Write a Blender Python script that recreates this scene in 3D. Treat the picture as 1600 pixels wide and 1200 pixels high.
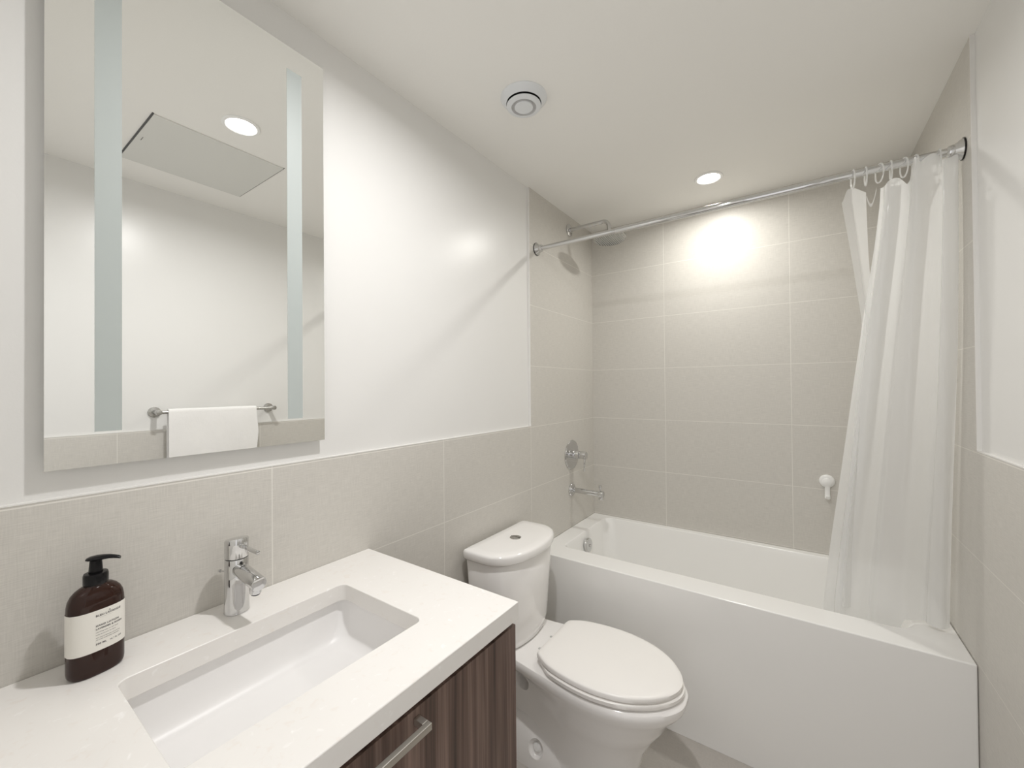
import bpy, bmesh, math, random
from mathutils import Vector, Matrix
random.seed(7)
PI = math.pi
for o in list(bpy.data.objects): bpy.data.objects.remove(o)
S = bpy.context.scene
C = S.collection

# ------------------------------------------------------------------ room numbers (metres)
W, H = 1.507, 2.4045          # room width, ceiling height
ZJ = 1.2048                   # height of one horizontal grout line
TH, TW = 0.305, 0.61          # tile height / width
EDGE = -0.7543                # where the full-height tile of the shower begins
ZW = 1.2097                   # top of the half-height tile
YR = -2.475                   # rear wall
YF, ZR = -0.7336, 0.5894      # tub front, tub rim
VZ, VY, VX = 0.9116, -1.6936, 0.5588   # counter top, end, front
REC = 0.010                   # painted wall lies this far behind the tile face

# ------------------------------------------------------------------ camera
cam_d = bpy.data.cameras.new('camera'); cam = bpy.data.objects.new('camera', cam_d); C.objects.link(cam)
yaw, pit, rol = 0.6113, 0.0085, -0.0086
f = Vector((-math.sin(yaw)*math.cos(pit), math.cos(yaw)*math.cos(pit), math.sin(pit)))
r = Vector((math.cos(yaw), math.sin(yaw), 0)); u = r.cross(f)
r2 = r*math.cos(rol) + u*math.sin(rol); u2 = -r*math.sin(rol) + u*math.cos(rol)
cam.matrix_world = Matrix(((r2.x, u2.x, -f.x, 1.0912), (r2.y, u2.y, -f.y, -2.472), (r2.z, u2.z, -f.z, 1.4032), (0, 0, 0, 1)))
cam_d.sensor_width = 36; cam_d.lens = 638.309*36/1600; cam_d.clip_start = 0.02
S.camera = cam

# ------------------------------------------------------------------ world (even fill light added through the doorway, no hall modelled), exposure
w = bpy.data.worlds.new('world'); S.world = w; w.use_nodes = True
w.node_tree.nodes['Background'].inputs[0].default_value = (1.0, 0.985, 0.975, 1)
w.node_tree.nodes['Background'].inputs[1].default_value = 0.8
S.view_settings.view_transform = 'Standard'; S.view_settings.look = 'None'
S.view_settings.exposure = 0.34; S.view_settings.gamma = 1.0
S.view_settings.use_curve_mapping = False
S.cycles.max_bounces = 14; S.cycles.diffuse_bounces = 8; S.cycles.glossy_bounces = 6
S.cycles.transparent_max_bounces = 16
S.cycles.sample_clamp_indirect = 6
LIGHTS = [((0.749, -0.319), 4.3, (1.0, 0.985, 0.93)), ((0.652, -1.795), 8.4, (1.0, 0.988, 0.98))]

# ------------------------------------------------------------------ materials
def mat(name, col=(.8, .8, .8), rough=.5, metal=0.0, spec=.5, coat=0.0, bump=None, nodes=None):
    m = bpy.data.materials.new(name); m.use_nodes = True
    nt = m.node_tree; b = nt.nodes['Principled BSDF']
    b.inputs['Base Color'].default_value = (*col, 1); b.inputs['Roughness'].default_value = rough
    b.inputs['Metallic'].default_value = metal; b.inputs['Specular IOR Level'].default_value = spec
    b.inputs['Coat Weight'].default_value = coat; b.inputs['Coat Roughness'].default_value = .05
    if bump:
        sc, st, dist = bump
        tc = nt.nodes.new('ShaderNodeTexCoord'); n = nt.nodes.new('ShaderNodeTexNoise'); n.inputs['Scale'].default_value = sc
        n.inputs['Detail'].default_value = 3
        bp = nt.nodes.new('ShaderNodeBump'); bp.inputs['Strength'].default_value = st; bp.inputs['Distance'].default_value = dist
        nt.links.new(tc.outputs['Object'], n.inputs['Vector']); nt.links.new(n.outputs['Fac'], bp.inputs['Height'])
        nt.links.new(bp.outputs['Normal'], b.inputs['Normal'])
    if nodes: nodes(nt, b)
    return m

def N(nt, t, **kw):
    n = nt.nodes.new(t)
    for k, v in kw.items(): setattr(n, k, v)
    return n
def M(nt, op, a, b=None, c=None):
    n = nt.nodes.new('ShaderNodeMath'); n.operation = op
    for i, x in enumerate((a, b, c)):
        if x is None: continue
        if isinstance(x, (int, float)): n.inputs[i].default_value = x
        else: nt.links.new(x, n.inputs[i])
    return n.outputs[0]

def tile_mat(name, axis, u0, base, only_below=None, tw=TW, th=TH, v0=ZJ, vaxis='Z', gw=.0013, grout=(.76, .74, .695), contrast=.13):
    """linen-look porcelain tile: woven streaks, thin light grout lines"""
    def nodes(nt, b):
        tc = N(nt, 'ShaderNodeTexCoord'); sp = N(nt, 'ShaderNodeSeparateXYZ')
        nt.links.new(tc.outputs['Object'], sp.inputs[0])
        U = sp.outputs[axis]; V = sp.outputs[vaxis]
        def joint(c, c0, step):
            t = M(nt, 'FRACT', M(nt, 'ADD', M(nt, 'DIVIDE', M(nt, 'SUBTRACT', c, c0), step), .5))
            d = M(nt, 'MULTIPLY', M(nt, 'ABSOLUTE', M(nt, 'SUBTRACT', t, .5)), step)
            return M(nt, 'LESS_THAN', d, gw)
        ju = joint(U, u0, tw); jv = joint(V, v0, th)
        if only_below is not None: ju = M(nt, 'MULTIPLY', ju, M(nt, 'LESS_THAN', U, only_below))
        g = M(nt, 'MAXIMUM', ju, jv)
        def streak(su, sv, seed):
            cb = N(nt, 'ShaderNodeCombineXYZ')
            nt.links.new(M(nt, 'MULTIPLY', U, su), cb.inputs[0]); nt.links.new(M(nt, 'MULTIPLY', V, sv), cb.inputs[1]); cb.inputs[2].default_value = seed
            n = N(nt, 'ShaderNodeTexNoise'); n.inputs['Scale'].default_value = 1; n.inputs['Detail'].default_value = 2
            nt.links.new(cb.outputs[0], n.inputs['Vector']); return n.outputs['Fac']
        s = M(nt, 'ADD', M(nt, 'MULTIPLY', streak(28, 520, 1), .6), M(nt, 'MULTIPLY', streak(520, 28, 5), .4))
        # each tile a touch different
        iu = M(nt, 'FLOOR', M(nt, 'DIVIDE', M(nt, 'SUBTRACT', U, u0), tw)); iv = M(nt, 'FLOOR', M(nt, 'DIVIDE', M(nt, 'SUBTRACT', V, v0), th))
        cb = N(nt, 'ShaderNodeCombineXYZ'); nt.links.new(iu, cb.inputs[0]); nt.links.new(iv, cb.inputs[1])
        wn = N(nt, 'ShaderNodeTexWhiteNoise'); nt.links.new(cb.outputs[0], wn.inputs['Vector'])
        k = M(nt, 'ADD', 1 - contrast*1.8, M(nt, 'MULTIPLY', s, contrast*3.6))
        k = M(nt, 'MULTIPLY', k, M(nt, 'ADD', .99, M(nt, 'MULTIPLY', wn.outputs['Value'], .02)))
        vm = N(nt, 'ShaderNodeVectorMath', operation='SCALE'); vm.inputs[0].default_value = base; nt.links.new(k, vm.inputs['Scale'])
        mx = N(nt, 'ShaderNodeMix', data_type='RGBA'); nt.links.new(g, mx.inputs['Factor'])
        nt.links.new(vm.outputs[0], mx.inputs['A']); mx.inputs['B'].default_value = (*grout, 1)
        nt.links.new(mx.outputs['Result'], b.inputs['Base Color'])
        nt.links.new(M(nt, 'ADD', .42, M(nt, 'MULTIPLY', g, .4)), b.inputs['Roughness'])
        bp = N(nt, 'ShaderNodeBump'); bp.inputs['Strength'].default_value = .35; bp.inputs['Distance'].default_value = .0012
        nt.links.new(M(nt, 'SUBTRACT', M(nt, 'MULTIPLY', s, .5), g), bp.inputs['Height']); nt.links.new(bp.outputs['Normal'], b.inputs['Normal'])
    return mat(name, base, .42, nodes=nodes)

TILE = (.605, .584, .545)
m_tile_l = tile_mat('tile_left', 'Y', EDGE, TILE, only_below=-.70)
m_tile_r = tile_mat('tile_right', 'Y', EDGE, TILE, only_below=-.80)
m_tile_b = tile_mat('tile_back', 'X', .4519, TILE)
m_floor = tile_mat('tile_floor', 'X', .30, (.52, .49, .455), v0=-.35, vaxis='Y', th=.305, gw=.0015, grout=(.52, .49, .45))
m_paint = mat('wall_paint', (.770, .765, .750), .30, spec=.5, bump=(260, .06, .002))
m_ceil = mat('ceiling_paint', (.87, .86, .83), .75, spec=.2, bump=(180, .08, .002))
m_trim = mat('edge_profile_white', (.80, .79, .77), .35)
m_ceramic = mat('white_ceramic', (.90, .885, .87), .12, spec=.5, coat=.3)
m_basin = mat('basin_ceramic', (.83, .82, .815), .38)
m_seat = mat('toilet_seat_plastic', (.93, .91, .885), .30)
m_acrylic = mat('tub_acrylic', (.90, .895, .88), .18, coat=.2)
m_chrome = mat('chrome', (.66, .66, .66), .06, metal=1)
m_chrome_dull = mat('satin_chrome', (.52, .515, .50), .22, metal=1)
m_nickel = mat('brushed_nickel', (.56, .54, .50), .35, metal=1)
m_dark = mat('dark_gap', (.02, .02, .02), .7)
m_white_pl = mat('white_plastic', (.86, .86, .85), .3)
m_vent = mat('vent_enamel', (.74, .76, .78), .35)
m_groove = mat('vent_groove', (.58, .58, .58), .5)
m_grey_pl = mat('grey_plastic', (.50, .50, .49), .5)
m_black = mat('black_plastic', (.006, .0055, .006), .25, spec=.25)
m_mirror = mat('mirror_silver', (.985, .99, .975), .0, metal=1)
m_frost = mat('frosted_glass_strip', (.45, .49, .48), .45, spec=.4)
m_mirror_back = mat('mirror_housing', (.5, .5, .5), .5)
m_label = mat('label_paper', (.80, .78, .73), .55)
m_ink = mat('label_ink', (.10, .09, .10), .6)
m_panel = mat('access_panel_paint', (.70, .70, .67), .7)
m_grey_line = mat('panel_gap', (.10, .10, .10), .8)

def quartz_nodes(nt, b):
    tc = N(nt, 'ShaderNodeTexCoord')
    n1 = N(nt, 'ShaderNodeTexNoise'); n1.inputs['Scale'].default_value = 60; n1.inputs['Detail'].default_value = 4; n1.inputs['Distortion'].default_value = .5
    n2 = N(nt, 'ShaderNodeTexNoise'); n2.inputs['Scale'].default_value = 9; n2.inputs['Detail'].default_value = 2
    for n in (n1, n2): nt.links.new(tc.outputs['Object'], n.inputs['Vector'])
    cr = N(nt, 'ShaderNodeValToRGB'); cr.color_ramp.elements[0].position = .33; cr.color_ramp.elements[0].color = (.80, .765, .73, 1)
    cr.color_ramp.elements[1].position = .42; cr.color_ramp.elements[1].color = (.82, .80, .775, 1)
    e = cr.color_ramp.elements.new(.62); e.color = (.82, .80, .775, 1)
    e = cr.color_ramp.elements.new(.72); e.color = (.90, .885, .87, 1)
    nt.links.new(M(nt, 'ADD', M(nt, 'MULTIPLY', n1.outputs['Fac'], .8), M(nt, 'MULTIPLY', n2.outputs['Fac'], .2)), cr.inputs[0])
    nt.links.new(cr.outputs[0], b.inputs['Base Color'])
m_quartz = mat('quartz_counter', (.82, .79, .76), .22, nodes=quartz_nodes)

def wood_nodes(nt, b):
    tc = N(nt, 'ShaderNodeTexCoord'); mp = N(nt, 'ShaderNodeMapping'); mp.inputs['Scale'].default_value = (42, 42, .8)
    nt.links.new(tc.outputs['Object'], mp.inputs[0])
    n1 = N(nt, 'ShaderNodeTexNoise'); n1.inputs['Scale'].default_value = 1; n1.inputs['Detail'].default_value = 3
    mp2 = N(nt, 'ShaderNodeMapping'); mp2.inputs['Scale'].default_value = (240, 240, 5)
    nt.links.new(tc.outputs['Object'], mp2.inputs[0])
    n2 = N(nt, 'ShaderNodeTexNoise'); n2.inputs['Scale'].default_value = 1; n2.inputs['Detail'].default_value = 2
    nt.links.new(mp.outputs[0], n1.inputs['Vector']); nt.links.new(mp2.outputs[0], n2.inputs['Vector'])
    cr = N(nt, 'ShaderNodeValToRGB')
    cr.color_ramp.elements[0].position = .34; cr.color_ramp.elements[0].color = (.028, .015, .011, 1)
    cr.color_ramp.elements[1].position = .66; cr.color_ramp.elements[1].color = (.225, .152, .124, 1)
    e = cr.color_ramp.elements.new(.5); e.color = (.112, .068, .053, 1)
    nt.links.new(M(nt, 'ADD', M(nt, 'MULTIPLY', n1.outputs['Fac'], .72), M(nt, 'MULTIPLY', n2.outputs['Fac'], .28)), cr.inputs[0])
    nt.links.new(cr.outputs[0], b.inputs['Base Color'])
m_wood = mat('dark_wood_veneer', (.1, .07, .05), .38, nodes=wood_nodes)

def towel_nodes(nt, b):
    tc = N(nt, 'ShaderNodeTexCoord'); v = N(nt, 'ShaderNodeTexVoronoi'); v.inputs['Scale'].default_value = 420
    n = N(nt, 'ShaderNodeTexNoise'); n.inputs['Scale'].default_value = 22
    nt.links.new(tc.outputs['Object'], v.inputs['Vector']); nt.links.new(tc.outputs['Object'], n.inputs['Vector'])
    bp = N(nt, 'ShaderNodeBump'); bp.inputs['Strength'].default_value = .6; bp.inputs['Distance'].default_value = .004
    nt.links.new(M(nt, 'ADD', M(nt, 'MULTIPLY', v.outputs['Distance'], .25), n.outputs['Fac']), bp.inputs['Height'])
    nt.links.new(bp.outputs['Normal'], b.inputs['Normal'])
m_towel = mat('white_terry', (.88, .87, .86), .95, spec=.1, nodes=towel_nodes)

m_amber = bpy.data.materials.new('amber_glass'); m_amber.use_nodes = True
b = m_amber.node_tree.nodes['Principled BSDF']
b.inputs['Base Color'].default_value = (.028, .009, .005, 1); b.inputs['Roughness'].default_value = .07
b.inputs['Transmission Weight'].default_value = .1; b.inputs['Coat Weight'].default_value = .1; b.inputs['Specular IOR Level'].default_value = .3

def lens_mat():
    m = bpy.data.materials.new('lamp_lens'); m.use_nodes = True; nt = m.node_tree
    b = nt.nodes['Principled BSDF']; b.inputs['Base Color'].default_value = (.9, .9, .88, 1)
    b.inputs['Emission Color'].default_value = (1, .97, .90, 1); b.inputs['Emission Strength'].default_value = 14
    return m
m_lens = lens_mat()

def vinyl_mat(name, transp):
    m = bpy.data.materials.new(name); m.use_nodes = True; nt = m.node_tree
    b = nt.nodes['Principled BSDF']; out = nt.nodes['Material Output']
    b.inputs['Base Color'].default_value = (.96, .965, .97, 1); b.inputs['Roughness'].default_value = .10
    b.inputs['Specular IOR Level'].default_value = .6
    tl = N(nt, 'ShaderNodeBsdfTranslucent'); tl.inputs[0].default_value = (.97, .975, .975, 1)
    tp = N(nt, 'ShaderNodeBsdfTransparent'); tp.inputs[0].default_value = (.97, .97, .96, 1)
    m1 = N(nt, 'ShaderNodeMixShader'); m1.inputs[0].default_value = .55
    m2 = N(nt, 'ShaderNodeMixShader'); m2.inputs[0].default_value = transp
    nt.links.new(b.outputs[0], m1.inputs[1]); nt.links.new(tl.outputs[0], m1.inputs[2])
    nt.links.new(m1.outputs[0], m2.inputs[1]); nt.links.new(tp.outputs[0], m2.inputs[2])
    nt.links.new(m2.outputs[0], out.inputs['Surface'])
    tc = N(nt, 'ShaderNodeTexCoord'); mp = N(nt, 'ShaderNodeMapping'); mp.inputs['Scale'].default_value = (60, 60, 9)
    n = N(nt, 'ShaderNodeTexNoise'); n.inputs['Scale'].default_value = 1; n.inputs['Detail'].default_value = 2
    bp = N(nt, 'ShaderNodeBump'); bp.inputs['Strength'].default_value = .7; bp.inputs['Distance'].default_value = .003
    nt.links.new(tc.outputs['Object'], mp.inputs[0]); nt.links.new(mp.outputs[0], n.inputs['Vector'])
    nt.links.new(n.outputs['Fac'], bp.inputs['Height']); nt.links.new(bp.outputs['Normal'], b.inputs['Normal'])
    return m
m_vinyl = vinyl_mat('frosted_vinyl', .15)
m_vinyl_thin = vinyl_mat('thin_vinyl', .38)
m_ring = vinyl_mat('clear_plastic', .45)

# ------------------------------------------------------------------ mesh helpers
def obj(name, bm, m, parent=None, smooth=True, angle=35, bevel=0, origin=None):
    bmesh.ops.recalc_face_normals(bm, faces=bm.faces)
    me = bpy.data.meshes.new(name); bm.to_mesh(me); bm.free()
    me.materials.append(m)
    if smooth:
        me.polygons.foreach_set('use_smooth', [True]*len(me.polygons)); me.set_sharp_from_angle(angle=math.radians(angle))
    o = bpy.data.objects.new(name, me); C.objects.link(o)
    if parent is not None:
        o.parent = parent
        if origin is None: o.location = -parent.location if parent.parent is None else Vector((0, 0, 0))
    if bevel:
        md = o.modifiers.new('bevel', 'BEVEL'); md.width = bevel; md.segments = 3; md.limit_method = 'ANGLE'; md.angle_limit = math.radians(40); md.harden_normals = True
    return o
def thing(name, loc, label, cat, group=None):
    o = bpy.data.objects.new(name, None); C.objects.link(o); o.location = loc; o.empty_display_size = .05
    o['label'] = label; o['category'] = cat
    if group: o['group'] = group
    return o
def tag(o, label, cat, group=None):
    o['label'] = label; o['category'] = cat
    if group: o['group'] = group
    return o
def sub(name, bm, m, part, **kw):      # sub-part: its parent is already at the world origin's offset
    return obj(name, bm, m, part, **kw)
def struct(name, bm, m, parent=None, **kw):
    o = obj(name, bm, m, parent, **kw)
    if parent is None: o['kind'] = 'structure'
    return o

def box(bm, x0, x1, y0, y1, z0, z1):
    v = [bm.verts.new((x, y, z)) for z in (z0, z1) for x, y in ((x0, y0), (x1, y0), (x1, y1), (x0, y1))]
    for q in ((0, 3, 2, 1), (4, 5, 6, 7), (0, 1, 5, 4), (1, 2, 6, 5), (2, 3, 7, 6), (3, 0, 4, 7)):
        bm.faces.new([v[i] for i in q])
    return bm
def nb(): return bmesh.new()
def loop(bm, pts): return [bm.verts.new(p) for p in pts]
def bridge(bm, a, b):
    n = len(a)
    for i in range(n): bm.faces.new((a[i], a[(i+1) % n], b[(i+1) % n], b[i]))
def cap(bm, a): 
    try: bm.faces.new(a)
    except ValueError: pass
def loft(bm, secs, capa=True, capb=True):
    L = [loop(bm, s) for s in secs]
    for a, b in zip(L, L[1:]): bridge(bm, a, b)
    if capa: cap(bm, L[0][::-1])
    if capb: cap(bm, L[-1])
    return L
def frame(d):
    d = Vector(d).normalized(); a = Vector((0, 0, 1)) if abs(d.z) < .9 else Vector((1, 0, 0))
    x = a.cross(d).normalized(); return x, d.cross(x)
def lathe(bm, org, axis, prof, n=40, capa=True, capb=True):
    """prof: (distance along axis, radius)"""
    org = Vector(org); ax = Vector(axis).normalized(); x, y = frame(ax)
    secs = [[org + ax*h + (x*math.cos(2*PI*i/n) + y*math.sin(2*PI*i/n))*max(rr, 1e-5) for i in range(n)] for h, rr in prof]
    loft(bm, secs, capa, capb); return bm
def cyl(bm, a, b, ra, rb=None, n=32, bev=0):
    a = Vector(a); b = Vector(b); rb = ra if rb is None else rb; L = (b-a).length
    if bev: pr = [(0, ra-bev), (bev*.3, ra-bev*.3), (bev, ra), (L-bev, rb), (L-bev*.3, rb-bev*.3), (L, rb-bev)]
    else: pr = [(0, ra), (L, rb)]
    return lathe(bm, a, b-a, pr, n)
def tube(bm, pts, rad, n=16, closed=False, sx=1.0):
    pts = [Vector(p) for p in pts]; m = len(pts); secs = []; up = None
    for i, p in enumerate(pts):
        t = (pts[(i+1) % m] - pts[i-1]) if closed else (pts[min(i+1, m-1)] - pts[max(i-1, 0)])
        t.normalize()
        if up is None: up, _ = frame(t)
        x = (up - t*up.dot(t)).normalized(); y = t.cross(x); up = x
        rr = rad(i/(m-1)) if callable(rad) else rad
        secs.append([p + (x*math.cos(2*PI*k/n)*sx + y*math.sin(2*PI*k/n))*rr for k in range(n)])
    L = [loop(bm, s) for s in secs]
    for a, b in zip(L, L[1:]): bridge(bm, a, b)
    if closed: bridge(bm, L[-1], L[0])
    else: cap(bm, L[0][::-1]); cap(bm, L[-1])
    return bm
def rrect(x0, x1, y0, y1, rad, z, n=8):
    out = []
    rads = rad if isinstance(rad, (list, tuple)) else [rad]*4
    for (cx, cy, a0), q in zip(((x1, y1, 0), (x0, y1, 90), (x0, y0, 180), (x1, y0, 270)), rads):
        sx = 1 if a0 in (0, 270) else -1; sy = 1 if a0 in (0, 90) else -1
        for k in range(n+1):
            a = math.radians(a0 + 90*k/n); out.append(Vector((cx - sx*q + q*math.cos(a), cy - sy*q + q*math.sin(a), z)))
    return out
def fill_ring(bm, outer, inner):
    """flat face between two loops of verts"""
    es = []
    for L in (outer, inner):
        for i in range(len(L)):
            e = bm.edges.get((L[i], L[(i+1) % len(L)])) or bm.edges.new((L[i], L[(i+1) % len(L)])); es.append(e)
    bmesh.ops.triangle_fill(bm, use_beauty=True, use_dissolve=False, edges=es)
def spline(pts, n, closed=True):
    m = len(pts); out = []
    segs = m if closed else m-1
    for i in range(segs):
        p = [Vector(pts[(i+k) % m]) if closed else Vector(pts[min(max(i+k, 0), m-1)]) for k in (-1, 0, 1, 2)]
        for k in range(n):
            t = k/n
            out.append(.5*((2*p[1]) + (p[2]-p[0])*t + (2*p[0]-5*p[1]+4*p[2]-p[3])*t*t + (-p[0]+3*p[1]-3*p[2]+p[3])*t**3))
    if not closed: out.append(Vector(pts[-1]))
    return out
def interp(tab, x):
    if x <= tab[0][0]: return tab[0][1]
    for (a, va), (b_, vb) in zip(tab, tab[1:]):
        if x <= b_:
            t = (x-a)/(b_-a); return va + (vb-va)*t
    return tab[-1][1]

# ------------------------------------------------------------------ room shell
struct('floor', box(nb(), -.15, W+.15, YR-.15, .15, -.10, 0), m_floor, smooth=False)
struct('ceiling', box(nb(), -.15, W+.15, YR-.15, .15, H, H+.10), m_ceil, smooth=False)
struct('wall_back', box(nb(), 0, W, 0, .12, 0, H), m_tile_b, smooth=False)

wl = struct('wall_left', box(nb(), -.13, -REC, YR-.15, .12, 0, H), m_paint, smooth=False)
bm = nb()
def lprism(bm, x0, x1):
    P = [(YR, 0), (0, 0), (0, H), (EDGE, H), (EDGE, ZW), (YR, ZW)]
    a = [bm.verts.new((x0, y, z)) for y, z in P]; b_ = [bm.verts.new((x1, y, z)) for y, z in P]
    bm.faces.new(a); bm.faces.new(b_[::-1])
    for i in range(6): bm.faces.new((a[i], a[(i+1) % 6], b_[(i+1) % 6], b_[i]))
    return bm
struct('tile_cladding', lprism(nb(), -REC, 0), m_tile_l, wl, smooth=False)
def edge_trim(x0, x1):
    bm = nb(); box(bm, x0, x1, YR, EDGE+.001, ZW-.0005, ZW+.0022); box(bm, x0, x1, EDGE-.0022, EDGE+.0005, ZW, H)
    return bm
struct('edge_trim', edge_trim(-REC, .0008), m_trim, wl, smooth=False)

wr = struct('wall_right', box(nb(), W+REC, W+.13, YR-.15, .12, 0, H), m_paint, smooth=False)
struct('tile_cladding', lprism(nb(), W, W+REC), m_tile_r, wr, smooth=False)
struct('edge_trim', edge_trim(W-.0008, W+REC), m_trim, wr, smooth=False)

# rear wall with the doorway the photograph is taken from
bm = nb(); DX0, DX1, DZ = .72, 1.46, 2.08
box(bm, -REC, DX0, YR-.12, YR, 0, H); box(bm, DX1, W+REC, YR-.12, YR, 0, H); box(bm, DX0, DX1, YR-.12, YR, DZ, H)
struct('wall_rear', bm, m_paint, smooth=False)

# ------------------------------------------------------------------ recessed ceiling lights
def downlight(xy, watts, col, label):
    x, y = xy
    t = thing('recessed_light', (x, y, H), label, 'ceiling light', 'recessed ceiling lights')
    obj('trim_ring', lathe(nb(), (x, y, H+.001), (0, 0, -1), [(0, .047), (0, .062), (.003, .063), (.006, .060), (.007, .052), (.0035, .047)], 48, False, False), m_white_pl, t)
    obj('lens', lathe(nb(), (x, y, H-.0005), (0, 0, -1), [(0, .047), (.0025, .045), (.0035, .03), (.004, .0001)], 48), m_lens, t)
    ld = bpy.data.lights.new('lamp', 'AREA'); ld.energy = watts; ld.color = col
    ld.shape = 'DISK'; ld.size = .060; ld.spread = math.radians(168)
    lo = bpy.data.objects.new('lamp', ld); C.objects.link(lo); lo.parent = t; lo.location = (0, 0, -.0065)
downlight(*LIGHTS[0], 'small round recessed ceiling light above the bathtub')
downlight(*LIGHTS[1], 'small round recessed ceiling light above the vanity, seen lit in the mirror')

# exhaust vent
vx, vy = .325, -1.293
t = thing('ceiling_vent', (vx, vy, H), 'round white ceiling exhaust valve with a black gap round its centre disc', 'vent')
obj('outer_ring', lathe(nb(), (vx, vy, H+.001), (0, 0, -1), [(0, .05), (0, .080), (.003, .0805), (.008, .076), (.020, .064), (.022, .0605), (.018, .058), (0, .054)], 56, False, False), m_vent, t)
obj('throat', lathe(nb(), (vx, vy, H-.002), (0, 0, -1), [(0, .057), (.001, .057)], 40), m_dark, t)
p = obj('centre_disc', lathe(nb(), (vx, vy, H-.003), (0, 0, -1), [(0, .012), (.020, .012), (.021, .056), (.024, .0590), (.028, .0585), (.030, .054), (.031, .043)], 56, True, False), m_vent, t)
q = obj('groove', lathe(nb(), (vx, vy, H-.034), (0, 0, -1), [(0, .0432), (-.007, .040), (-.008, .034), (-.001, .032)], 48, False, False), m_groove, t)
obj('centre_cap', lathe(nb(), (vx, vy, H-.026), (0, 0, -1), [(0, .032), (.008, .032), (.010, .030), (.0105, .001)], 48), m_vent, t)

# access panel (seen only in the mirror)
t = thing('access_panel', (1.05, -1.78, H), 'square painted access panel set in the ceiling, seen in the mirror', 'access panel')
obj('panel', box(nb(), .829, 1.287, -2.008, -1.554, H-.004, H+.001), m_panel, t, smooth=False)
bm = nb(); box(bm, .826, 1.290, -2.0135, -2.0085, H-.003, H+.001); box(bm, 1.2875, 1.290, -2.008, -1.551, H-.003, H+.001); box(bm, .826, 1.290, -1.5535, -1.551, H-.003, H+.001)
obj('gap', bm, m_grey_line, t, smooth=False)
obj('latch', box(nb(), 1.035, 1.065, -1.992, -1.990, H-.0046, H-.0035), m_grey_line, t, smooth=False)

# ------------------------------------------------------------------ mirror
MX = .013
t = thing('mirror', (0, -2.099, 1.26), 'tall frameless wall mirror with two frosted vertical light strips', 'mirror')
MY0, MY1, MZ0, MZ1 = -2.357, -1.8415, 1.263, 2.298
obj('mirror_glass', box(nb(), MX-.004, MX, MY0, MY1, MZ0, MZ1), m_mirror, t, smooth=False)
obj('housing', box(nb(), -REC-.0002, MX-.0042, MY0+.012, MY1-.012, MZ0+.012, MZ1-.012), m_mirror_back, t, smooth=False)
for a, b_ in ((-2.2945, -2.2565), (-1.941, -1.9025)):
    obj('frosted_strip', box(nb(), MX-.001, MX+.0004, a, b_, 1.327, 2.238), m_frost, t, smooth=False)

# ------------------------------------------------------------------ vanity
Y0 = YR+.002
t = thing('vanity_cabinet', (.27, -2.08, 0), 'dark brown wood-grain vanity cabinet under the white counter', 'cabinet')
bm = nb(); fx = .531
box(bm, .002, fx, VY-.020, VY-.002, .10, VZ-.041); box(bm, .002, fx, Y0, Y0+.018, .10, VZ-.041)
box(bm, .002, fx, Y0+.018, VY-.020, .10, .118); box(bm, .002, .012, Y0+.018, VY-.020, .118, VZ-.041); box(bm, fx-.075, fx, Y0+.018, VY-.020, VZ-.060, VZ-.041)
obj('body', bm, m_wood, t, smooth=False)
obj('plinth', box(nb(), .002, .47, Y0, VY-.03, 0, .10), m_dark, t, smooth=False)
d = obj('drawer', box(nb(), fx+.001, .551, Y0, VY-.002, .485, VZ-.054), m_wood, t, bevel=.0008)
d2 = obj('drawer', box(nb(), fx+.001, .551, Y0, VY-.002, .112, .480), m_wood, t, bevel=.0008)
for dd, zz in ((d, .838), (d2, .43)):
    bm = nb(); ya, yb = -2.33, -1.988
    box(bm, .573, .583, ya, yb, zz-.006, zz+.006)
    box(bm, .551, .573, ya, ya+.012, zz-.006, zz+.006); box(bm, .551, .573, yb-.012, yb, zz-.006, zz+.006)
    h_ = sub('handle', bm, m_nickel, dd, bevel=.001); h_['label'] = 'brushed metal bar handle'

# countertop with a cut-out
cx0, cx1, cy0, cy1 = .143, .430, -2.290, -1.869
bm = nb(); rings = []
for z in (VZ, VZ-.040):
    o_ = loop(bm, [(0.0005, Y0, z), (VX, Y0, z), (VX, VY, z), (0.0005, VY, z)])
    i_ = loop(bm, rrect(cx0, cx1, cy0, cy1, .017, z, 6)); fill_ring(bm, o_, i_); rings.append((o_, i_))
bridge(bm, rings[0][0], rings[1][0]); bridge(bm, rings[0][1], rings[1][1])
t = tag(obj('countertop', bm, m_quartz, bevel=.0022), 'white speckled quartz vanity countertop with rectangular sink cut-out', 'countertop')

# undermount sink
t = thing('sink', (.287, -2.08, .79), 'white rectangular undermount sink set below the counter', 'sink')
bm = nb(); g = .010; zt = VZ-.0403
secs = []
def sk(off, z, rad): return rrect(cx0-off, cx1+off, cy0-off, cy1+off, rad, z, 8)
secs = [sk(.022, zt, .03), sk(g, zt, .022), sk(g-.001, zt-.02, .023), sk(g-.008, .815, .028), sk(g-.014, .795, .036), sk(g-.024, .7835, .042), sk(g-.038, .7795, .045)]
L = [loop(bm, s) for s in secs]
for a, b_ in zip(L, L[1:]): bridge(bm, a, b_)
c = bm.verts.new((.385, -2.08, .777)); last = L[-1]
for i in range(len(last)): bm.faces.new((last[i], last[(i+1) % len(last)], c))
# outside shell
out = [loop(bm, s) for s in (sk(.022, zt-.008, .03), sk(.018, .81, .03), sk(-.01, .768, .045))]
bridge(bm, L[0], out[0]); bridge(bm, out[0], out[1]); bridge(bm, out[1], out[2]); cap(bm, out[2])
obj('basin', bm, m_basin, t, angle=60)
obj('drain', lathe(nb(), (.400, -2.08, .7775), (0, 0, 1), [(0, .022), (.002, .022), (.003, .018), (.0025, .012), (.0045, .010), (.005, .001)], 32), m_chrome, t)

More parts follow.
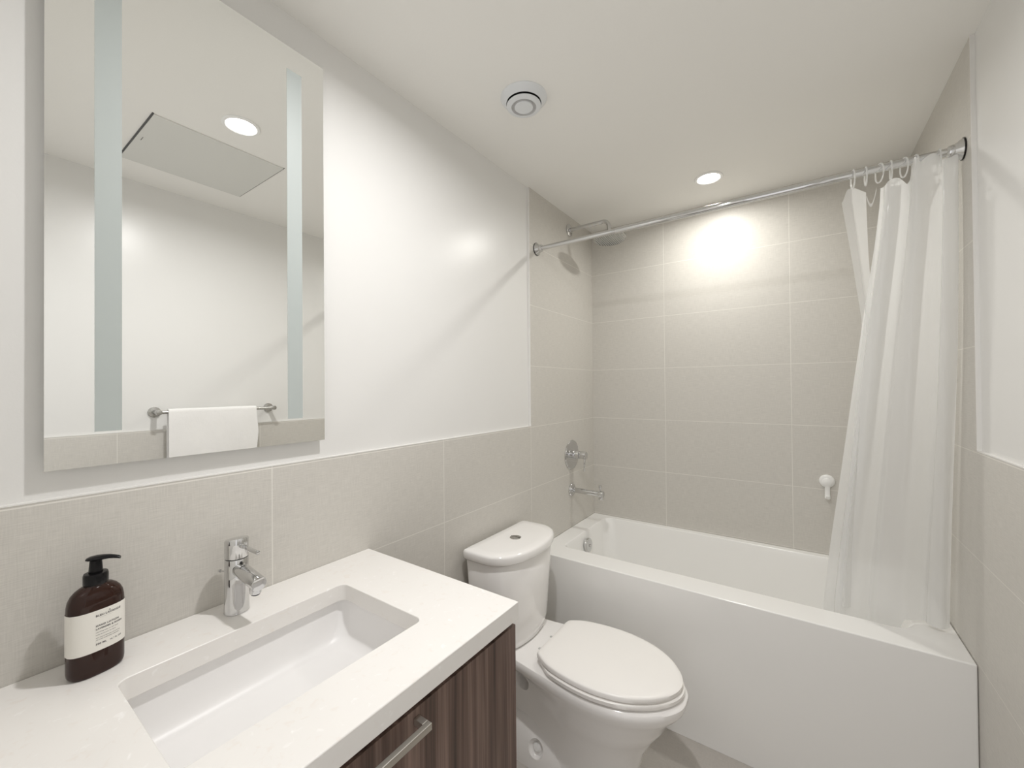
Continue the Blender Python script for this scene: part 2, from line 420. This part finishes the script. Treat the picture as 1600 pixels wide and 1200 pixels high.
# faucet
FX, FY = .062, -2.078
t = thing('faucet', (FX, FY, VZ), 'chrome single-lever basin faucet standing behind the sink', 'faucet')
obj('body', lathe(nb(), (FX, FY, VZ), (0, 0, 1), [(0, .0235), (.002, .0245), (.004, .0240), (.06, .0232), (.118, .0228), (.119, .0222)], 48), m_chrome, t)
bm = nb(); secs = []
n = 48
for k, (hz, rr, tilt) in enumerate([(.1205, .0222, 0), (.1215, .0230, 0), (.150, .0232, .06), (.158, .0232, .14), (.161, .0215, .16), (.162, .0005, .16)]):
    secs.append([Vector((FX + rr*math.cos(2*PI*i/n), FY + rr*math.sin(2*PI*i/n), VZ + hz + tilt*rr*math.cos(2*PI*i/n))) for i in range(n)])
loft(bm, secs)
hc = obj('handle_cap', bm, m_chrome, t, angle=30)
bm = nb(); cyl(bm, (FX+.018, FY, VZ+.150), (FX+.036, FY, VZ+.150), .0052, .0048, 20, .0008); cyl(bm, (FX+.034, FY, VZ+.150), (FX+.104, FY, VZ+.152), .0042, .0042, 20, .0008)
sub('lever', bm, m_chrome, hc)
sub('temperature_dot', lathe(nb(), (FX+.0225, FY, VZ+.112), (1, 0, 0), [(0, .003), (.001, .003), (.0014, .001)], 16), m_dark, hc)
bm = nb()
cyl(bm, (FX+.006, FY, VZ+.098), (FX+.108, FY, VZ+.088), .0155, .0148, 36, .001)
cyl(bm, (FX+.094, FY, VZ+.088), (FX+.092, FY, VZ+.066), .0115, .0110, 28, .001)
obj('spout', bm, m_chrome, t)
obj('aerator', cyl(nb(), (FX+.092, FY, VZ+.067), (FX+.0915, FY, VZ+.063), .0085, .0082, 24), m_dark, t)
bm = nb(); cyl(bm, (FX-.018, FY-.012, VZ+.086), (FX-.043, FY-.016, VZ+.0835), .0018, .0018, 12); cyl(bm, (FX-.043, FY-.016, VZ+.0835), (FX-.048, FY-.017, VZ+.083), .0030, .0030, 12)
obj('lift_rod', bm, m_chrome, t)

# soap bottle
BX, BY, BZ, BR = .0690, -2.3020, VZ, math.radians(10)
t = thing('soap_dispenser_bottle', (BX, BY, BZ), 'amber pump bottle with cream label standing on the counter by the wall', 'soap bottle')
ca, sa = math.cos(BR), math.sin(BR)
def bp(u_, v_, z): return Vector((BX + v_*ca - u_*sa, BY + u_*ca + v_*sa, BZ + z))     # u along the wide axis, v towards the room
def oval(a, b_, z, n=64, p=2.5):
    out = []
    for i in range(n):
        th = 2*PI*i/n; c_, s_ = math.cos(th), math.sin(th)
        out.append(bp(a*math.copysign(abs(c_)**(2/p), c_), b_*math.copysign(abs(s_)**(2/p), s_), z))
    return out
A_, B_ = .0375, .0235
bm = nb()
prof = [(0, .88, 2.5), (.002, .94, 2.5), (.006, .985, 2.5), (.012, 1, 2.5), (.112, 1, 2.5), (.122, .985, 2.5), (.131, .94, 2.5), (.139, .85, 2.4), (.145, .72, 2.3), (.1495, .56, 2.1)]
secs = [oval(A_*k, B_*min(1, k*1.06 if k < 1 else 1), z, p=p) for z, k, p in prof]
secs.append(oval(.0150, .0150, .1515, p=2)); secs.append(oval(.0145, .0145, .154, p=2)); loft(bm, secs)
obj('body', bm, m_amber, t, angle=50)
# label wraps the front three quarters
bm = nb(); rows = []
for z in (.042, .112):
    row = []
    for i in range(73):
        th = math.radians(-25 + 230*i/72); c_, s_ = math.cos(th), math.sin(th)
        row.append(bm.verts.new(bp((A_+.0004)*math.copysign(abs(c_)**(2/2.5), c_), (B_+.0004)*math.copysign(abs(s_)**(2/2.5), s_), z)))
    rows.append(row)
for i in range(72): bm.faces.new((rows[0][i], rows[0][i+1], rows[1][i+1], rows[1][i]))
lab = obj('label', bm, m_label, t)
def surf_v(u_):
    q_ = min(1, abs(u_)/A_); return (B_+.0008)*max(0, 1-q_**2.5)**(1/2.5)
def lettering(lines, name='lettering'):
    bm = nb()
    for txt, u0, z0, size, fat in lines:
        cu = bpy.data.curves.new('t', 'FONT'); cu.body = txt; cu.size = size; cu.offset = fat; cu.space_character = 1.12
        to = bpy.data.objects.new('t', cu); C.objects.link(to)
        dg = bpy.context.evaluated_depsgraph_get(); me = bpy.data.meshes.new_from_object(to.evaluated_get(dg))
        b2 = nb(); b2.from_mesh(me); 
        bmesh.ops.subdivide_edges(b2, edges=[e for e in b2.edges if e.calc_length() > .004], cuts=2)
        vm = {}
        for v in b2.verts:
            uu = u0 + v.co.x; vm[v] = bm.verts.new(bp(uu, surf_v(uu), z0 + v.co.y))
        for f_ in b2.faces:
            try: bm.faces.new([vm[v] for v in f_.verts])
            except ValueError: pass
        b2.free(); bpy.data.objects.remove(to); bpy.data.curves.remove(cu); bpy.data.meshes.remove(me)
    return bm
lines = [('BLEU LAVANDE', -.0085, .1010, .0045, .00012), ('^', .0085, .1036, .006, .0001), ('___________', -.003, .0988, .0028, 0),
         ('HAND LOTION', -.0085, .0838, .0042, .0001), ('LAVENDER & ROSES', -.0085, .0785, .0037, .00012),
         ('nourishing lotion for soft hands', -.0085, .0735, .0021, .00003), ('lotion douce pour les mains', -.0085, .0690, .0021, .00003),
         ('with natural essential oils and aloe', -.0085, .0640, .0021, .00003), ('aux huiles essentielles naturelles', -.0085, .0605, .0021, .00003),
         ('500 ML', -.0085, .0525, .0042, .00012), ('16.9 FL OZ', .0100, .0525, .0032, .0001)]
sub('lettering', lettering(lines), m_ink, lab, smooth=False)
bm = nb(); lathe(bm, (BX, BY, BZ+.1525), (0, 0, 1), [(0, .0160), (.001, .0165), (.015, .0165), (.0185, .0155), (.0195, .0100)], 40)
obj('collar', bm, m_black, t)
bm = nb(); lathe(bm, (BX, BY, BZ+.171), (0, 0, 1), [(0, .0092), (.001, .0095), (.021, .0080), (.022, .0078)], 32)
sp = Vector((.012, .999, 0))*0 + Vector((math.sin(math.radians(28)), math.cos(math.radians(28)), 0))
secs = []
side = Vector((sp.y, -sp.x, 0)); top0 = Vector((BX, BY, BZ+.1955))
for s_, wd, hh, dz in ((-.013, .001, .001, 0), (-.012, .006, .0022, 0), (-.008, .0095, .0034, .0004), (0, .0105, .0040, .0008), (.010, .0085, .0040, .0008), (.018, .0058, .0036, .0004), (.024, .0046, .0032, -.0008), (.030, .0038, .0028, -.0026), (.033, .0034, .0024, -.0040)):
    secs.append([top0 + sp*s_ + side*(wd*math.cos(2*PI*k/20)) + Vector((0, 0, dz + hh*math.sin(2*PI*k/20))) for k in range(20)])
loft(bm, secs)
obj('pump', bm, m_black, t, angle=50)

# ------------------------------------------------------------------ bathtub
bm = nb()
IX0, IX1, IY0, IY1 = .095, 1.400, -.607, -.045
ot = loop(bm, [(0.001, YF, ZR), (W-.001, YF, ZR), (W-.001, -.001, ZR), (0.001, -.001, ZR)])
def tb(o, z, rr): return rrect(IX0+o[0], IX1-o[1], IY0+o[2], IY1-o[3], rr, z, 10)
L = [loop(bm, s) for s in (tb((0, 0, 0, 0), ZR, (.06, .05, .035, .06)), tb((.006, .01, .004, .004), ZR-.02, (.07, .06, .05, .07)),
     tb((.030, .14, .022, .024), .32, (.10, .09, .09, .10)), tb((.045, .20, .035, .038), .20, (.12, .10, .10, .12)),
     tb((.075, .25, .065, .065), .165, (.12, .10, .10, .12)), tb((.14, .32, .12, .12), .158, (.10, .09, .09, .10)))]
fill_ring(bm, ot, L[0])
for a, b_ in zip(L, L[1:]): bridge(bm, a, b_)
cap(bm, L[-1])
ob = loop(bm, [(0.001, YF, 0.0005), (W-.001, YF, 0.0005), (W-.001, -.001, 0.0005), (0.001, -.001, 0.0005)])
bridge(bm, ot, ob)
t = thing('bathtub', (W/2, -.37, 0), 'white alcove bathtub with flat front apron', 'bathtub')
tub = obj('shell', bm, m_acrylic, t, bevel=.005, angle=45)
p_ = Vector((.1110, -.357, .520)); ax = Vector((1, 0, .10))
ov = obj('overflow_plate', lathe(nb(), p_, ax, [(0, .036), (.012, .0375), (.017, .036), (.019, .030), (.0195, .001)], 40), m_chrome, t)
bm = nb(); cyl(bm, p_ + Vector((.018, 0, -.002)), p_ + Vector((.026, 0, -.002)), .009, .008, 20, .001); 
sub('trip_lever', bm, m_chrome, ov)

# ------------------------------------------------------------------ toilet
TY = -1.078
t = thing('toilet', (.4, TY, 0), 'white two-piece toilet with closed lid between vanity and bathtub', 'toilet')
def carve(o, centre, rad):
    """cut an ellipsoid pocket into a finished mesh"""
    b_ = nb(); bmesh.ops.create_uvsphere(b_, u_segments=32, v_segments=20, radius=1)
    for v in b_.verts: v.co = Vector((centre[0]+v.co.x*rad[0], centre[1]+v.co.y*rad[1], centre[2]+v.co.z*rad[2]))
    me = bpy.data.meshes.new('cut'); b_.to_mesh(me); b_.free(); c_ = bpy.data.objects.new('cut', me); C.objects.link(c_); c_.matrix_world = o.matrix_world
    c_.parent = o.parent; c_.location = o.location
    md = o.modifiers.new('cut', 'BOOLEAN'); md.operation = 'DIFFERENCE'; md.object = c_; md.solver = 'EXACT'
    bpy.context.view_layer.update(); dg = bpy.context.evaluated_depsgraph_get()
    nm = bpy.data.meshes.new_from_object(o.evaluated_get(dg)); o.modifiers.clear(); old = o.data; o.data = nm
    bpy.data.objects.remove(c_); bpy.data.meshes.remove(old)
    o.data.polygons.foreach_set('use_smooth', [True]*len(o.data.polygons)); o.data.set_sharp_from_angle(angle=math.radians(40))
def mirror_outline(half, z, n=6):
    pts = [Vector((x, TY + w_, z)) for x, w_ in half] + [Vector((x, TY - w_, z)) for x, w_ in half[::-1] if w_ > 1e-6]
    pts = [p for i, p in enumerate(pts) if i == 0 or (p-pts[i-1]).length > 1e-6]
    return spline(pts, n)
half = [(.050, .0), (.050, .09), (.072, .138), (.20, .152), (.33, .170), (.45, .184), (.56, .184), (.66, .158), (.735, .108), (.778, .050), (.786, 0)]
def bowl(z, xb, tip, k, kb):
    hh = []
    for x, w_ in half:
        tt = (x-.05)/.736; hh.append((xb + (tip-xb)*tt, w_*(kb + (k-kb)*min(1, max(0, (tt-.15)/.4)))))
    return mirror_outline(hh, z)
secs = [bowl(.000, .10, .640, .60, .72), bowl(.010, .10, .642, .61, .73), bowl(.05, .105, .630, .56, .66), bowl(.10, .12, .630, .56, .52), bowl(.17, .13, .650, .62, .44),
        bowl(.23, .13, .685, .74, .44), bowl(.28, .12, .720, .86, .50), bowl(.315, .10, .738, .89, .64), bowl(.345, .075, .767, .965, .86), bowl(.362, .058, .780, .995, .96), bowl(.378, .05, .787, 1.01, 1.0),
        bowl(.390, .051, .786, 1.0, .99), bowl(.3965, .056, .778, .975, .965), bowl(.3985, .08, .76, .92, .91)]
bm = nb(); loft(bm, secs); bowl_o = obj('bowl', bm, m_ceramic, t, angle=70)
carve(bowl_o, (.200, TY-.10, .275), (.036, .14, .046))
# foot flange with a bolt pocket and cap
bm = nb()
def foot(z, k, x1): return mirror_outline([(.115, 0), (.115, .07*k), (.14, .108*k), (.22, .122*k), (.32, .118*k), (.42, .095*k), (x1, .05*k), (x1+.03, 0)], z)
loft(bm, [foot(0.0003, 1.0, .52), foot(.02, 1.0, .51), foot(.06, .96, .49), (foot(.10, .86, .47)), foot(.14, .66, .44), foot(.16, .45, .40)])
fo = obj('foot', bm, m_ceramic, t, angle=60)
for s_ in (-1, 1): carve(fo, (.285, TY + s_*.115, .075), (.030, .026, .034))
for s_ in (-1, 1):
    bm = nb(); lathe(bm, (.282, TY + s_*.080, .062), (0, s_*.85, .4), [(0, .017), (.020, .0165), (.024, .012), (.025, .001)], 24)
    sub('bolt_cap', bm, m_white_pl, fo)
# tank
def dsec(z, xb, xf, hw):
    d_ = xf-xb; h_ = [(xb, 0), (xb, hw*.5), (xb, hw*.90), (xb+.012, hw*.985), (xb+d_*.35, hw), (xb+d_*.58, hw*.975), (xb+d_*.78, hw*.84), (xb+d_*.92, hw*.58), (xf-.003, hw*.27), (xf, 0)]
    return mirror_outline(h_, z, 5)
bm = nb(); loft(bm, [dsec(.4015, .045, .205, .165), dsec(.408, .040, .214, .175), dsec(.45, .036, .222, .182), dsec(.60, .032, .232, .193), dsec(.742, .028, .240, .203), dsec(.7445, .03, .238, .201)])
obj('tank', bm, m_ceramic, t, angle=50)
bm = nb(); loft(bm, [dsec(.7448, .026, .243, .205), dsec(.7455, .0225, .2490, .2115), dsec(.750, .021, .251, .214), dsec(.772, .021, .252, .2155), dsec(.7785, .024, .249, .212), dsec(.7815, .031, .241, .204), dsec(.7825, .06, .21, .17)])
tl = obj('tank_lid', bm, m_ceramic, t, angle=60)
fb_ = obj('flush_button', lathe(nb(), (.125, TY, .7815), (0, 0, 1), [(0, .023), (.002, .0235), (.0035, .021), (.0035, .0185), (.0045, .018), (.005, .001)], 36), m_chrome_dull, t)
bm = nb(); box(bm, .104, .146, TY-.0006, TY+.0006, .7835, .7868); sub('button_split', bm, m_dark, fb_, smooth=False)
# seat ring, lid, hinges
def seatsec(z, k, off=0, xb=.300):
    h_ = [(xb-off, 0), (xb-off, .06), (xb-off, .118*k), (xb+.012, .134*k), (.37, .166*k), (.46, .183*k), (.55, .183*k), (.64, .160*k), (.715, .112*k), (.758+off, .055*k), (.772+off*1.3, 0)]
    return mirror_outline(h_, z, 5)
bm = nb(); loft(bm, [seatsec(.4035, .99, .0, .315), seatsec(.405, 1.005, .004, .315), seatsec(.4165, 1.01, .005, .315), seatsec(.4195, .99, .0, .315)]); obj('seat', bm, m_seat, t, angle=50)
bm = nb(); loft(bm, [seatsec(.4240, .975, -.002), seatsec(.4250, .985, .000), seatsec(.4365, .985, .001), seatsec(.4405, .965, -.006), seatsec(.4425, .90, -.025)]); obj('seat_lid', bm, m_seat, t, angle=50)
for s_ in (-1, 1):
    obj('hinge', box(nb(), .288, .330, TY + s_*.085-.014, TY + s_*.085+.014, .399, .424), m_seat, t, bevel=.003)
for s_ in (-.045, .045):
    obj('deck_plug', cyl(nb(), (.265, TY+s_, .398), (.265, TY+s_, .4005), .006, .005, 12), m_grey_pl, t)
# water supply behind the tank
bm = nb(); tube(bm, spline([(.001, TY-.19, .18), (.05, TY-.19, .18), (.07, TY-.185, .22), (.07, TY-.15, .32), (.08, TY-.13, .402)], 6, False), .005, 10)
cyl(bm, (.0005, TY-.19, .18), (.006, TY-.19, .18), .022, .02, 20)
obj('supply_hose', bm, m_chrome_dull, t)

# ------------------------------------------------------------------ shower fittings on the left tile
t = thing('overhead_shower', (0, -.319, 2.32), 'chrome overhead rain shower on a bent wall arm, left tiled wall', 'shower head')
obj('wall_flange', lathe(nb(), (0.0003, -.319, 2.322), (1, 0, 0), [(0, .036), (.004, .036), (.008, .030), (.011, .016)], 36), m_chrome, t)
pts = [(.004, -.319, 2.322)] + [(.21 + .035*math.sin(a), -.319, 2.288 + .034*math.cos(a)) for a in [math.radians(x) for x in range(0, 91, 10)]] + [(.246, -.319, 2.262)]
obj('arm', tube(nb(), pts, .0112, 18), m_chrome, t)
hc_ = Vector((.249, -.319, 2.222)); hax = Vector((.05, -.10, -1)).normalized()
hd = obj('head', lathe(nb(), hc_ - hax*.040, hax, [(0, .012), (.012, .015), (.016, .018), (.026, .030), (.034, .080), (.038, .0885), (.044, .0885), (.0455, .086)], 48), m_chrome_dull, t)
bm = nb(); x_, y_ = frame(hax)
x_ = (Vector((0, 1, 0)) - hax*hax.y).normalized(); y_ = hax.cross(x_)
for k in range(-7, 8):
    hl = math.sqrt(max(0, .080**2 - (k*.0108)**2)); c_ = hc_ + hax*.006 + y_*(k*.0108)
    tube(bm, [c_ - x_*hl, c_ + x_*hl], .0026, 8)
sub('nozzle_rows', bm, m_grey_pl, hd)

t = thing('shower_valve', (0, -.315, 1.005), 'round chrome shower valve plate with lever handle on left tiled wall', 'shower valve')
obj('plate', lathe(nb(), (0.0003, -.315, 1.008), (1, 0, 0), [(0, .084), (.003, .085), (.006, .082), (.0075, .070)], 56), m_chrome, t)
bm = nb(); cyl(bm, (.007, -.315, 1.010), (.052, -.315, 1.010), .0235, .0235, 36, .001); 
k_ = obj('handle', bm, m_chrome, t)
bm = nb(); cyl(bm, (.053, -.315, 1.010), (.094, -.315, 1.010), .0215, .0215, 36, .0015); cyl(bm, (.084, -.315, .994), (.080, -.315, .918), .0050, .0045, 16, .001)
sub('lever', bm, m_chrome, k_)

t = thing('tub_spout', (0, -.319, .806), 'chrome tub filler spout with small diverter knob on left tiled wall', 'tub spout')
obj('wall_flange', lathe(nb(), (0.0003, -.319, .805), (1, 0, 0), [(0, .037), (.004, .0375), (.009, .034), (.011, .022)], 40), m_chrome, t)
bm = nb(); cyl(bm, (.008, -.319, .805), (.190, -.319, .803), .0150, .0140, 32, .001); cyl(bm, (.172, -.319, .803), (.197, -.319, .803), .0175, .0175, 32, .0012); cyl(bm, (.182, -.319, .797), (.182, -.319, .772), .0125, .0125, 28, .001)
obj('spout', bm, m_chrome, t)
bm = nb(); cyl(bm, (.178, -.319, .818), (.178, -.319, .842), .0035, .0035, 14); cyl(bm, (.178, -.319, .834), (.178, -.319, .852), .0075, .0075, 20, .001)
obj('diverter_knob', bm, m_chrome, t)

# ------------------------------------------------------------------ curtain rod
RY, RZ = -.686, 2.110
t = thing('curtain_rod', (W/2, RY, RZ), 'chrome telescopic shower curtain rod spanning the tub', 'curtain rod')
obj('outer_tube', cyl(nb(), (.42, RY, RZ), (W-.012, RY, RZ), .0128, .0128, 32, .0006), m_chrome, t)
obj('inner_tube', cyl(nb(), (.012, RY, RZ), (.43, RY, RZ), .0108, .0108, 32), m_chrome, t)
for x0, s_ in ((0.0004, 1), (W-.0004, -1)):
    e_ = obj('end_cup', lathe(nb(), (x0, RY, RZ), (s_, 0, 0), [(0, .030), (.004, .0305), (.010, .026), (.020, .0185), (.024, .0190), (.032, .0175), (.036, .0125)], 40), m_chrome, t)
    sub('rubber_pad', lathe(nb(), (x0, RY, RZ), (s_, 0, 0), [(0, .0300), (.0002, .0322), (.003, .0322), (.0032, .0300)], 40), m_black, e_)

# ------------------------------------------------------------------ shower curtain
def smooth01(t_): t_ = max(0, min(1, t_)); return t_*t_*(3-2*t_)
XL = [(.42, 1.155), (.60, 1.160), (.81, 1.180), (1.10, 1.214), (1.40, 1.247), (1.64, 1.275), (1.85, 1.302), (2.00, 1.318), (2.10, 1.322)]
XR = [(.42, 1.484), (.60, 1.490), (.81, 1.492), (1.10, 1.494), (1.60, 1.498), (2.10, 1.499)]
def yc(z): return RY + .008 + smooth01((2.05-z)/1.5)*.125
bm = nb(); NU, NV = 260, 90
def curtain_pt(s_, v_):
    ztop = 2.056 + .016*abs(math.sin(PI*7*s_)) - .008 + .042*smooth01((s_-.42)/.06)*(1-smooth01((s_-.72)/.08))
    ztop += .030*smooth01((s_-.84)/.05)
    zb_ = .405 + .197*smooth01((s_-.58)/.08)
    z = ztop + (zb_ - ztop)*v_
    a, b_ = interp(XL, z), interp(XR, z)
    low = smooth01((2.1-z)/1.3)
    ph = 2*PI*(3.1*s_ + .20*math.sin(6*s_) + .05*math.sin(4*z)*s_)
    amp = .020 - .004*low
    x = a + (b_-a)*s_ + .016*math.sin(ph*1 + .6)*min(1, s_*9)*min(1, (1-s_)*9)
    y = yc(z) + amp*math.sin(ph) + .004*math.sin(ph*2.3 + z*3) - .022*smooth01((s_-.42)/.06)*(1-smooth01((s_-.72)/.08))*smooth01((z-1.95)/.12)
    # gathered hard just under the rings
    if z > 2.0: y += .006*math.sin(ph*3)*(z-2.0)/.08
    return Vector((x, max(y, -.583) if z < .62 else y, z))
G = [[bm.verts.new(curtain_pt(i/NU, (j/NV)**.85)) for i in range(NU+1)] for j in range(NV+1)]
for j in range(NV):
    for i in range(NU): bm.faces.new((G[j][i], G[j][i+1], G[j+1][i+1], G[j+1][i]))
t = thing('shower_curtain', (1.35, RY, 1.2), 'frosted translucent vinyl shower curtain gathered at the right end of the rod', 'shower curtain')
obj('curtain_panel', bm, m_vinyl, t, angle=180)
# leading edge, folded back behind the main panel
bm = nb(); NU2, NV2 = 40, 60
FLs = [(0.42, 1.19), (.81, 1.215), (1.2, 1.246), (1.62, 1.272), (1.85, 1.245), (2.03, 1.222)]
FRs = [(0.42, 1.23), (.81, 1.25), (1.2, 1.280), (1.62, 1.302), (1.85, 1.290), (2.03, 1.286)]
def flap_pt(s_, v_):
    ztop = 2.034 + .036*smooth01(s_/.25) - .018*max(0, (s_-.5)*2)
    z = ztop + (.60-ztop)*v_
    a, b_ = interp(FLs, z), interp(FRs, z)
    tri = abs(((s_*1.0 - .38 + 1) % 1.0))
    y = RY + .030 + smooth01((2.05-z)/1.5)*.10 + (.022*(1-abs(s_-.38)/.62) if s_ > .38 else .022*s_/.38)*-1
    return Vector((a + (b_-a)*s_, y, z))
G = [[bm.verts.new(flap_pt(i/NU2, j/NV2)) for i in range(NU2+1)] for j in range(NV2+1)]
for j in range(NV2):
    for i in range(NU2): bm.faces.new((G[j][i], G[j][i+1], G[j+1][i+1], G[j+1][i]))
# sagging link from the folded edge to the main panel
for (j, k) in ((0, 1),):
    A = []
    for q in range(13):
        s_ = q/12; x = 1.286 + (1.310-1.286)*s_; sag = -.040*math.sin(PI*s_)
        A.append((bm.verts.new((x, RY + .022 - .014*s_, 2.040 + sag + .012*s_)), bm.verts.new((x, RY + .024 - .014*s_, 2.030 + sag + .012*s_))))
    for q in range(12): bm.faces.new((A[q][0], A[q+1][0], A[q+1][1], A[q][1]))
obj('folded_edge', bm, m_vinyl_thin, t, angle=180)

ring_x = [1.250, 1.283, 1.317, 1.345, 1.376, 1.402, 1.455]
names = ['first clear plastic curtain ring from the open left end of the curtain', 'second clear plastic curtain ring from the left, over the folded edge',
         'third clear plastic curtain ring from the left, over the main panel edge', 'fourth clear plastic curtain ring from the left on the rod',
         'fifth clear plastic curtain ring from the left, mid bunch', 'sixth clear plastic curtain ring from the left, beside the raised fold',
         'clear plastic curtain ring nearest the right wall']
ring0 = None
for x, nm in zip(ring_x, names):
    if ring0 is None:
        tilt = 0
        pts = [(.004*math.sin(a*1.0), .0235*math.sin(a), -.015 + .0300*math.cos(a)) for a in [2*PI*k/36 for k in range(36)]]
        bm = nb(); tube(bm, pts, .0022, 8, closed=True)
        ring0 = obj('curtain_ring', bm, m_ring); o = ring0
    else:
        o = ring0.copy(); C.objects.link(o)
    o.location = (x, RY, RZ); o.rotation_euler = (0, 0, random.uniform(.1, .7))
    tag(o, nm, 'curtain ring', 'clear rings on the curtain rod')

# ------------------------------------------------------------------ suction hook
t = thing('suction_hook', (1.198, -.001, .94), 'small white round suction hook on the back tiled wall', 'hook')
bm = nb(); lathe(bm, (1.198, -.0004, .942), (0, -1, 0), [(0, .030), (.002, .031), (.006, .0305), (.010, .027), (.012, .022), (.0125, .001)], 40)
obj('suction_disc', bm, m_white_pl, t)
bm = nb(); lathe(bm, (1.198, -.0128, .938), (0, -1, 0), [(0, .019), (.004, .019), (.006, .016), (.0062, .001)], 32)
obj('cap', bm, m_white_pl, t)
bm = nb()
secs = []
for z, yy, w_, d_ in ((.925, -.012, .010, .004), (.900, -.010, .0105, .005), (.880, -.011, .0105, .005), (.868, -.016, .0105, .005), (.863, -.024, .0100, .005), (.867, -.031, .0090, .0045), (.876, -.034, .0080, .004)):
    secs.append([Vector((1.199 + w_*math.cos(2*PI*k/16), yy + d_*math.sin(2*PI*k/16)*.8, z + d_*math.sin(2*PI*k/16)*(.6 if z < .872 else 0))) for k in range(16)])
loft(bm, secs); obj('hook', bm, m_white_pl, t, angle=60)

# ------------------------------------------------------------------ towel bar and towel (right wall, seen in the mirror)
BXr = W + REC - .072; zb = 1.297; y0b, y1b = -1.840, -1.316
t = thing('towel_bar', (W, -1.55, zb), 'chrome towel bar on the right wall, seen in the mirror', 'towel bar')
obj('bar', cyl(nb(), (BXr, y0b, zb), (BXr, y1b, zb), .0085, .0085, 24, .0006), m_chrome_dull, t)
for yy in (y0b, y1b):
    bm = nb(); cyl(bm, (W+REC, yy, zb), (W+REC-.008, yy, zb), .026, .025, 32, .001); cyl(bm, (W+REC-.006, yy, zb), (BXr-.009, yy, zb), .0110, .0120, 28, .001)
    obj('post', bm, m_chrome_dull, t)
bm = nb(); ty0, ty1 = -1.806, -1.412; NU3 = 40
secs = []
prof = []
for k in range(9): prof.append((-.0125, zb - .34 + .34*k/8))          # room side
for k in range(1, 8): a = PI - PI*k/8; prof.append((.0125*math.cos(a), zb + .0125*math.sin(a)))
for k in range(9): prof.append((.0125, zb - .36*k/8))
def tp(off, i, px_, pz, k):
    s_ = i/NU3; wv = .0025*math.sin(9*s_ + k*.5) + .0015*math.sin(23*s_ + 1 + k)
    dd = max(0, zb - pz)/.34
    return Vector((BXr + px_*off + wv*dd*(1 if px_ < 0 else .3) - (.004*dd if px_ < 0 else 0), ty0 + (ty1-ty0)*s_ + .004*math.sin(7*pz*4)*(1 if s_ > .9 else 0), zb + (pz-zb) + (off-1)*.0125*(1 if pz > zb else 0)))
rowsA = [[bm.verts.new(tp(1.32, i, a, z, k)) for i in range(NU3+1)] for k, (a, z) in enumerate(prof)]
rowsB = [[bm.verts.new(tp(.80, i, a, z, k)) for i in range(NU3+1)] for k, (a, z) in enumerate(prof)]
for rows_ in (rowsA, rowsB):
    for a, b_ in zip(rows_, rows_[1:]):
        for i in range(NU3): bm.faces.new((a[i], a[i+1], b_[i+1], b_[i]))
for k in range(len(prof)-1):
    for i in (0, NU3): bm.faces.new((rowsA[k][i], rowsA[k+1][i], rowsB[k+1][i], rowsB[k][i]))
for k in (0, len(prof)-1):
    for i in range(NU3): bm.faces.new((rowsA[k][i], rowsA[k][i+1], rowsB[k][i+1], rowsB[k][i]))
tag(obj('hand_towel', bm, m_towel, angle=60), 'white terry hand towel draped over the towel bar, seen in the mirror', 'towel')
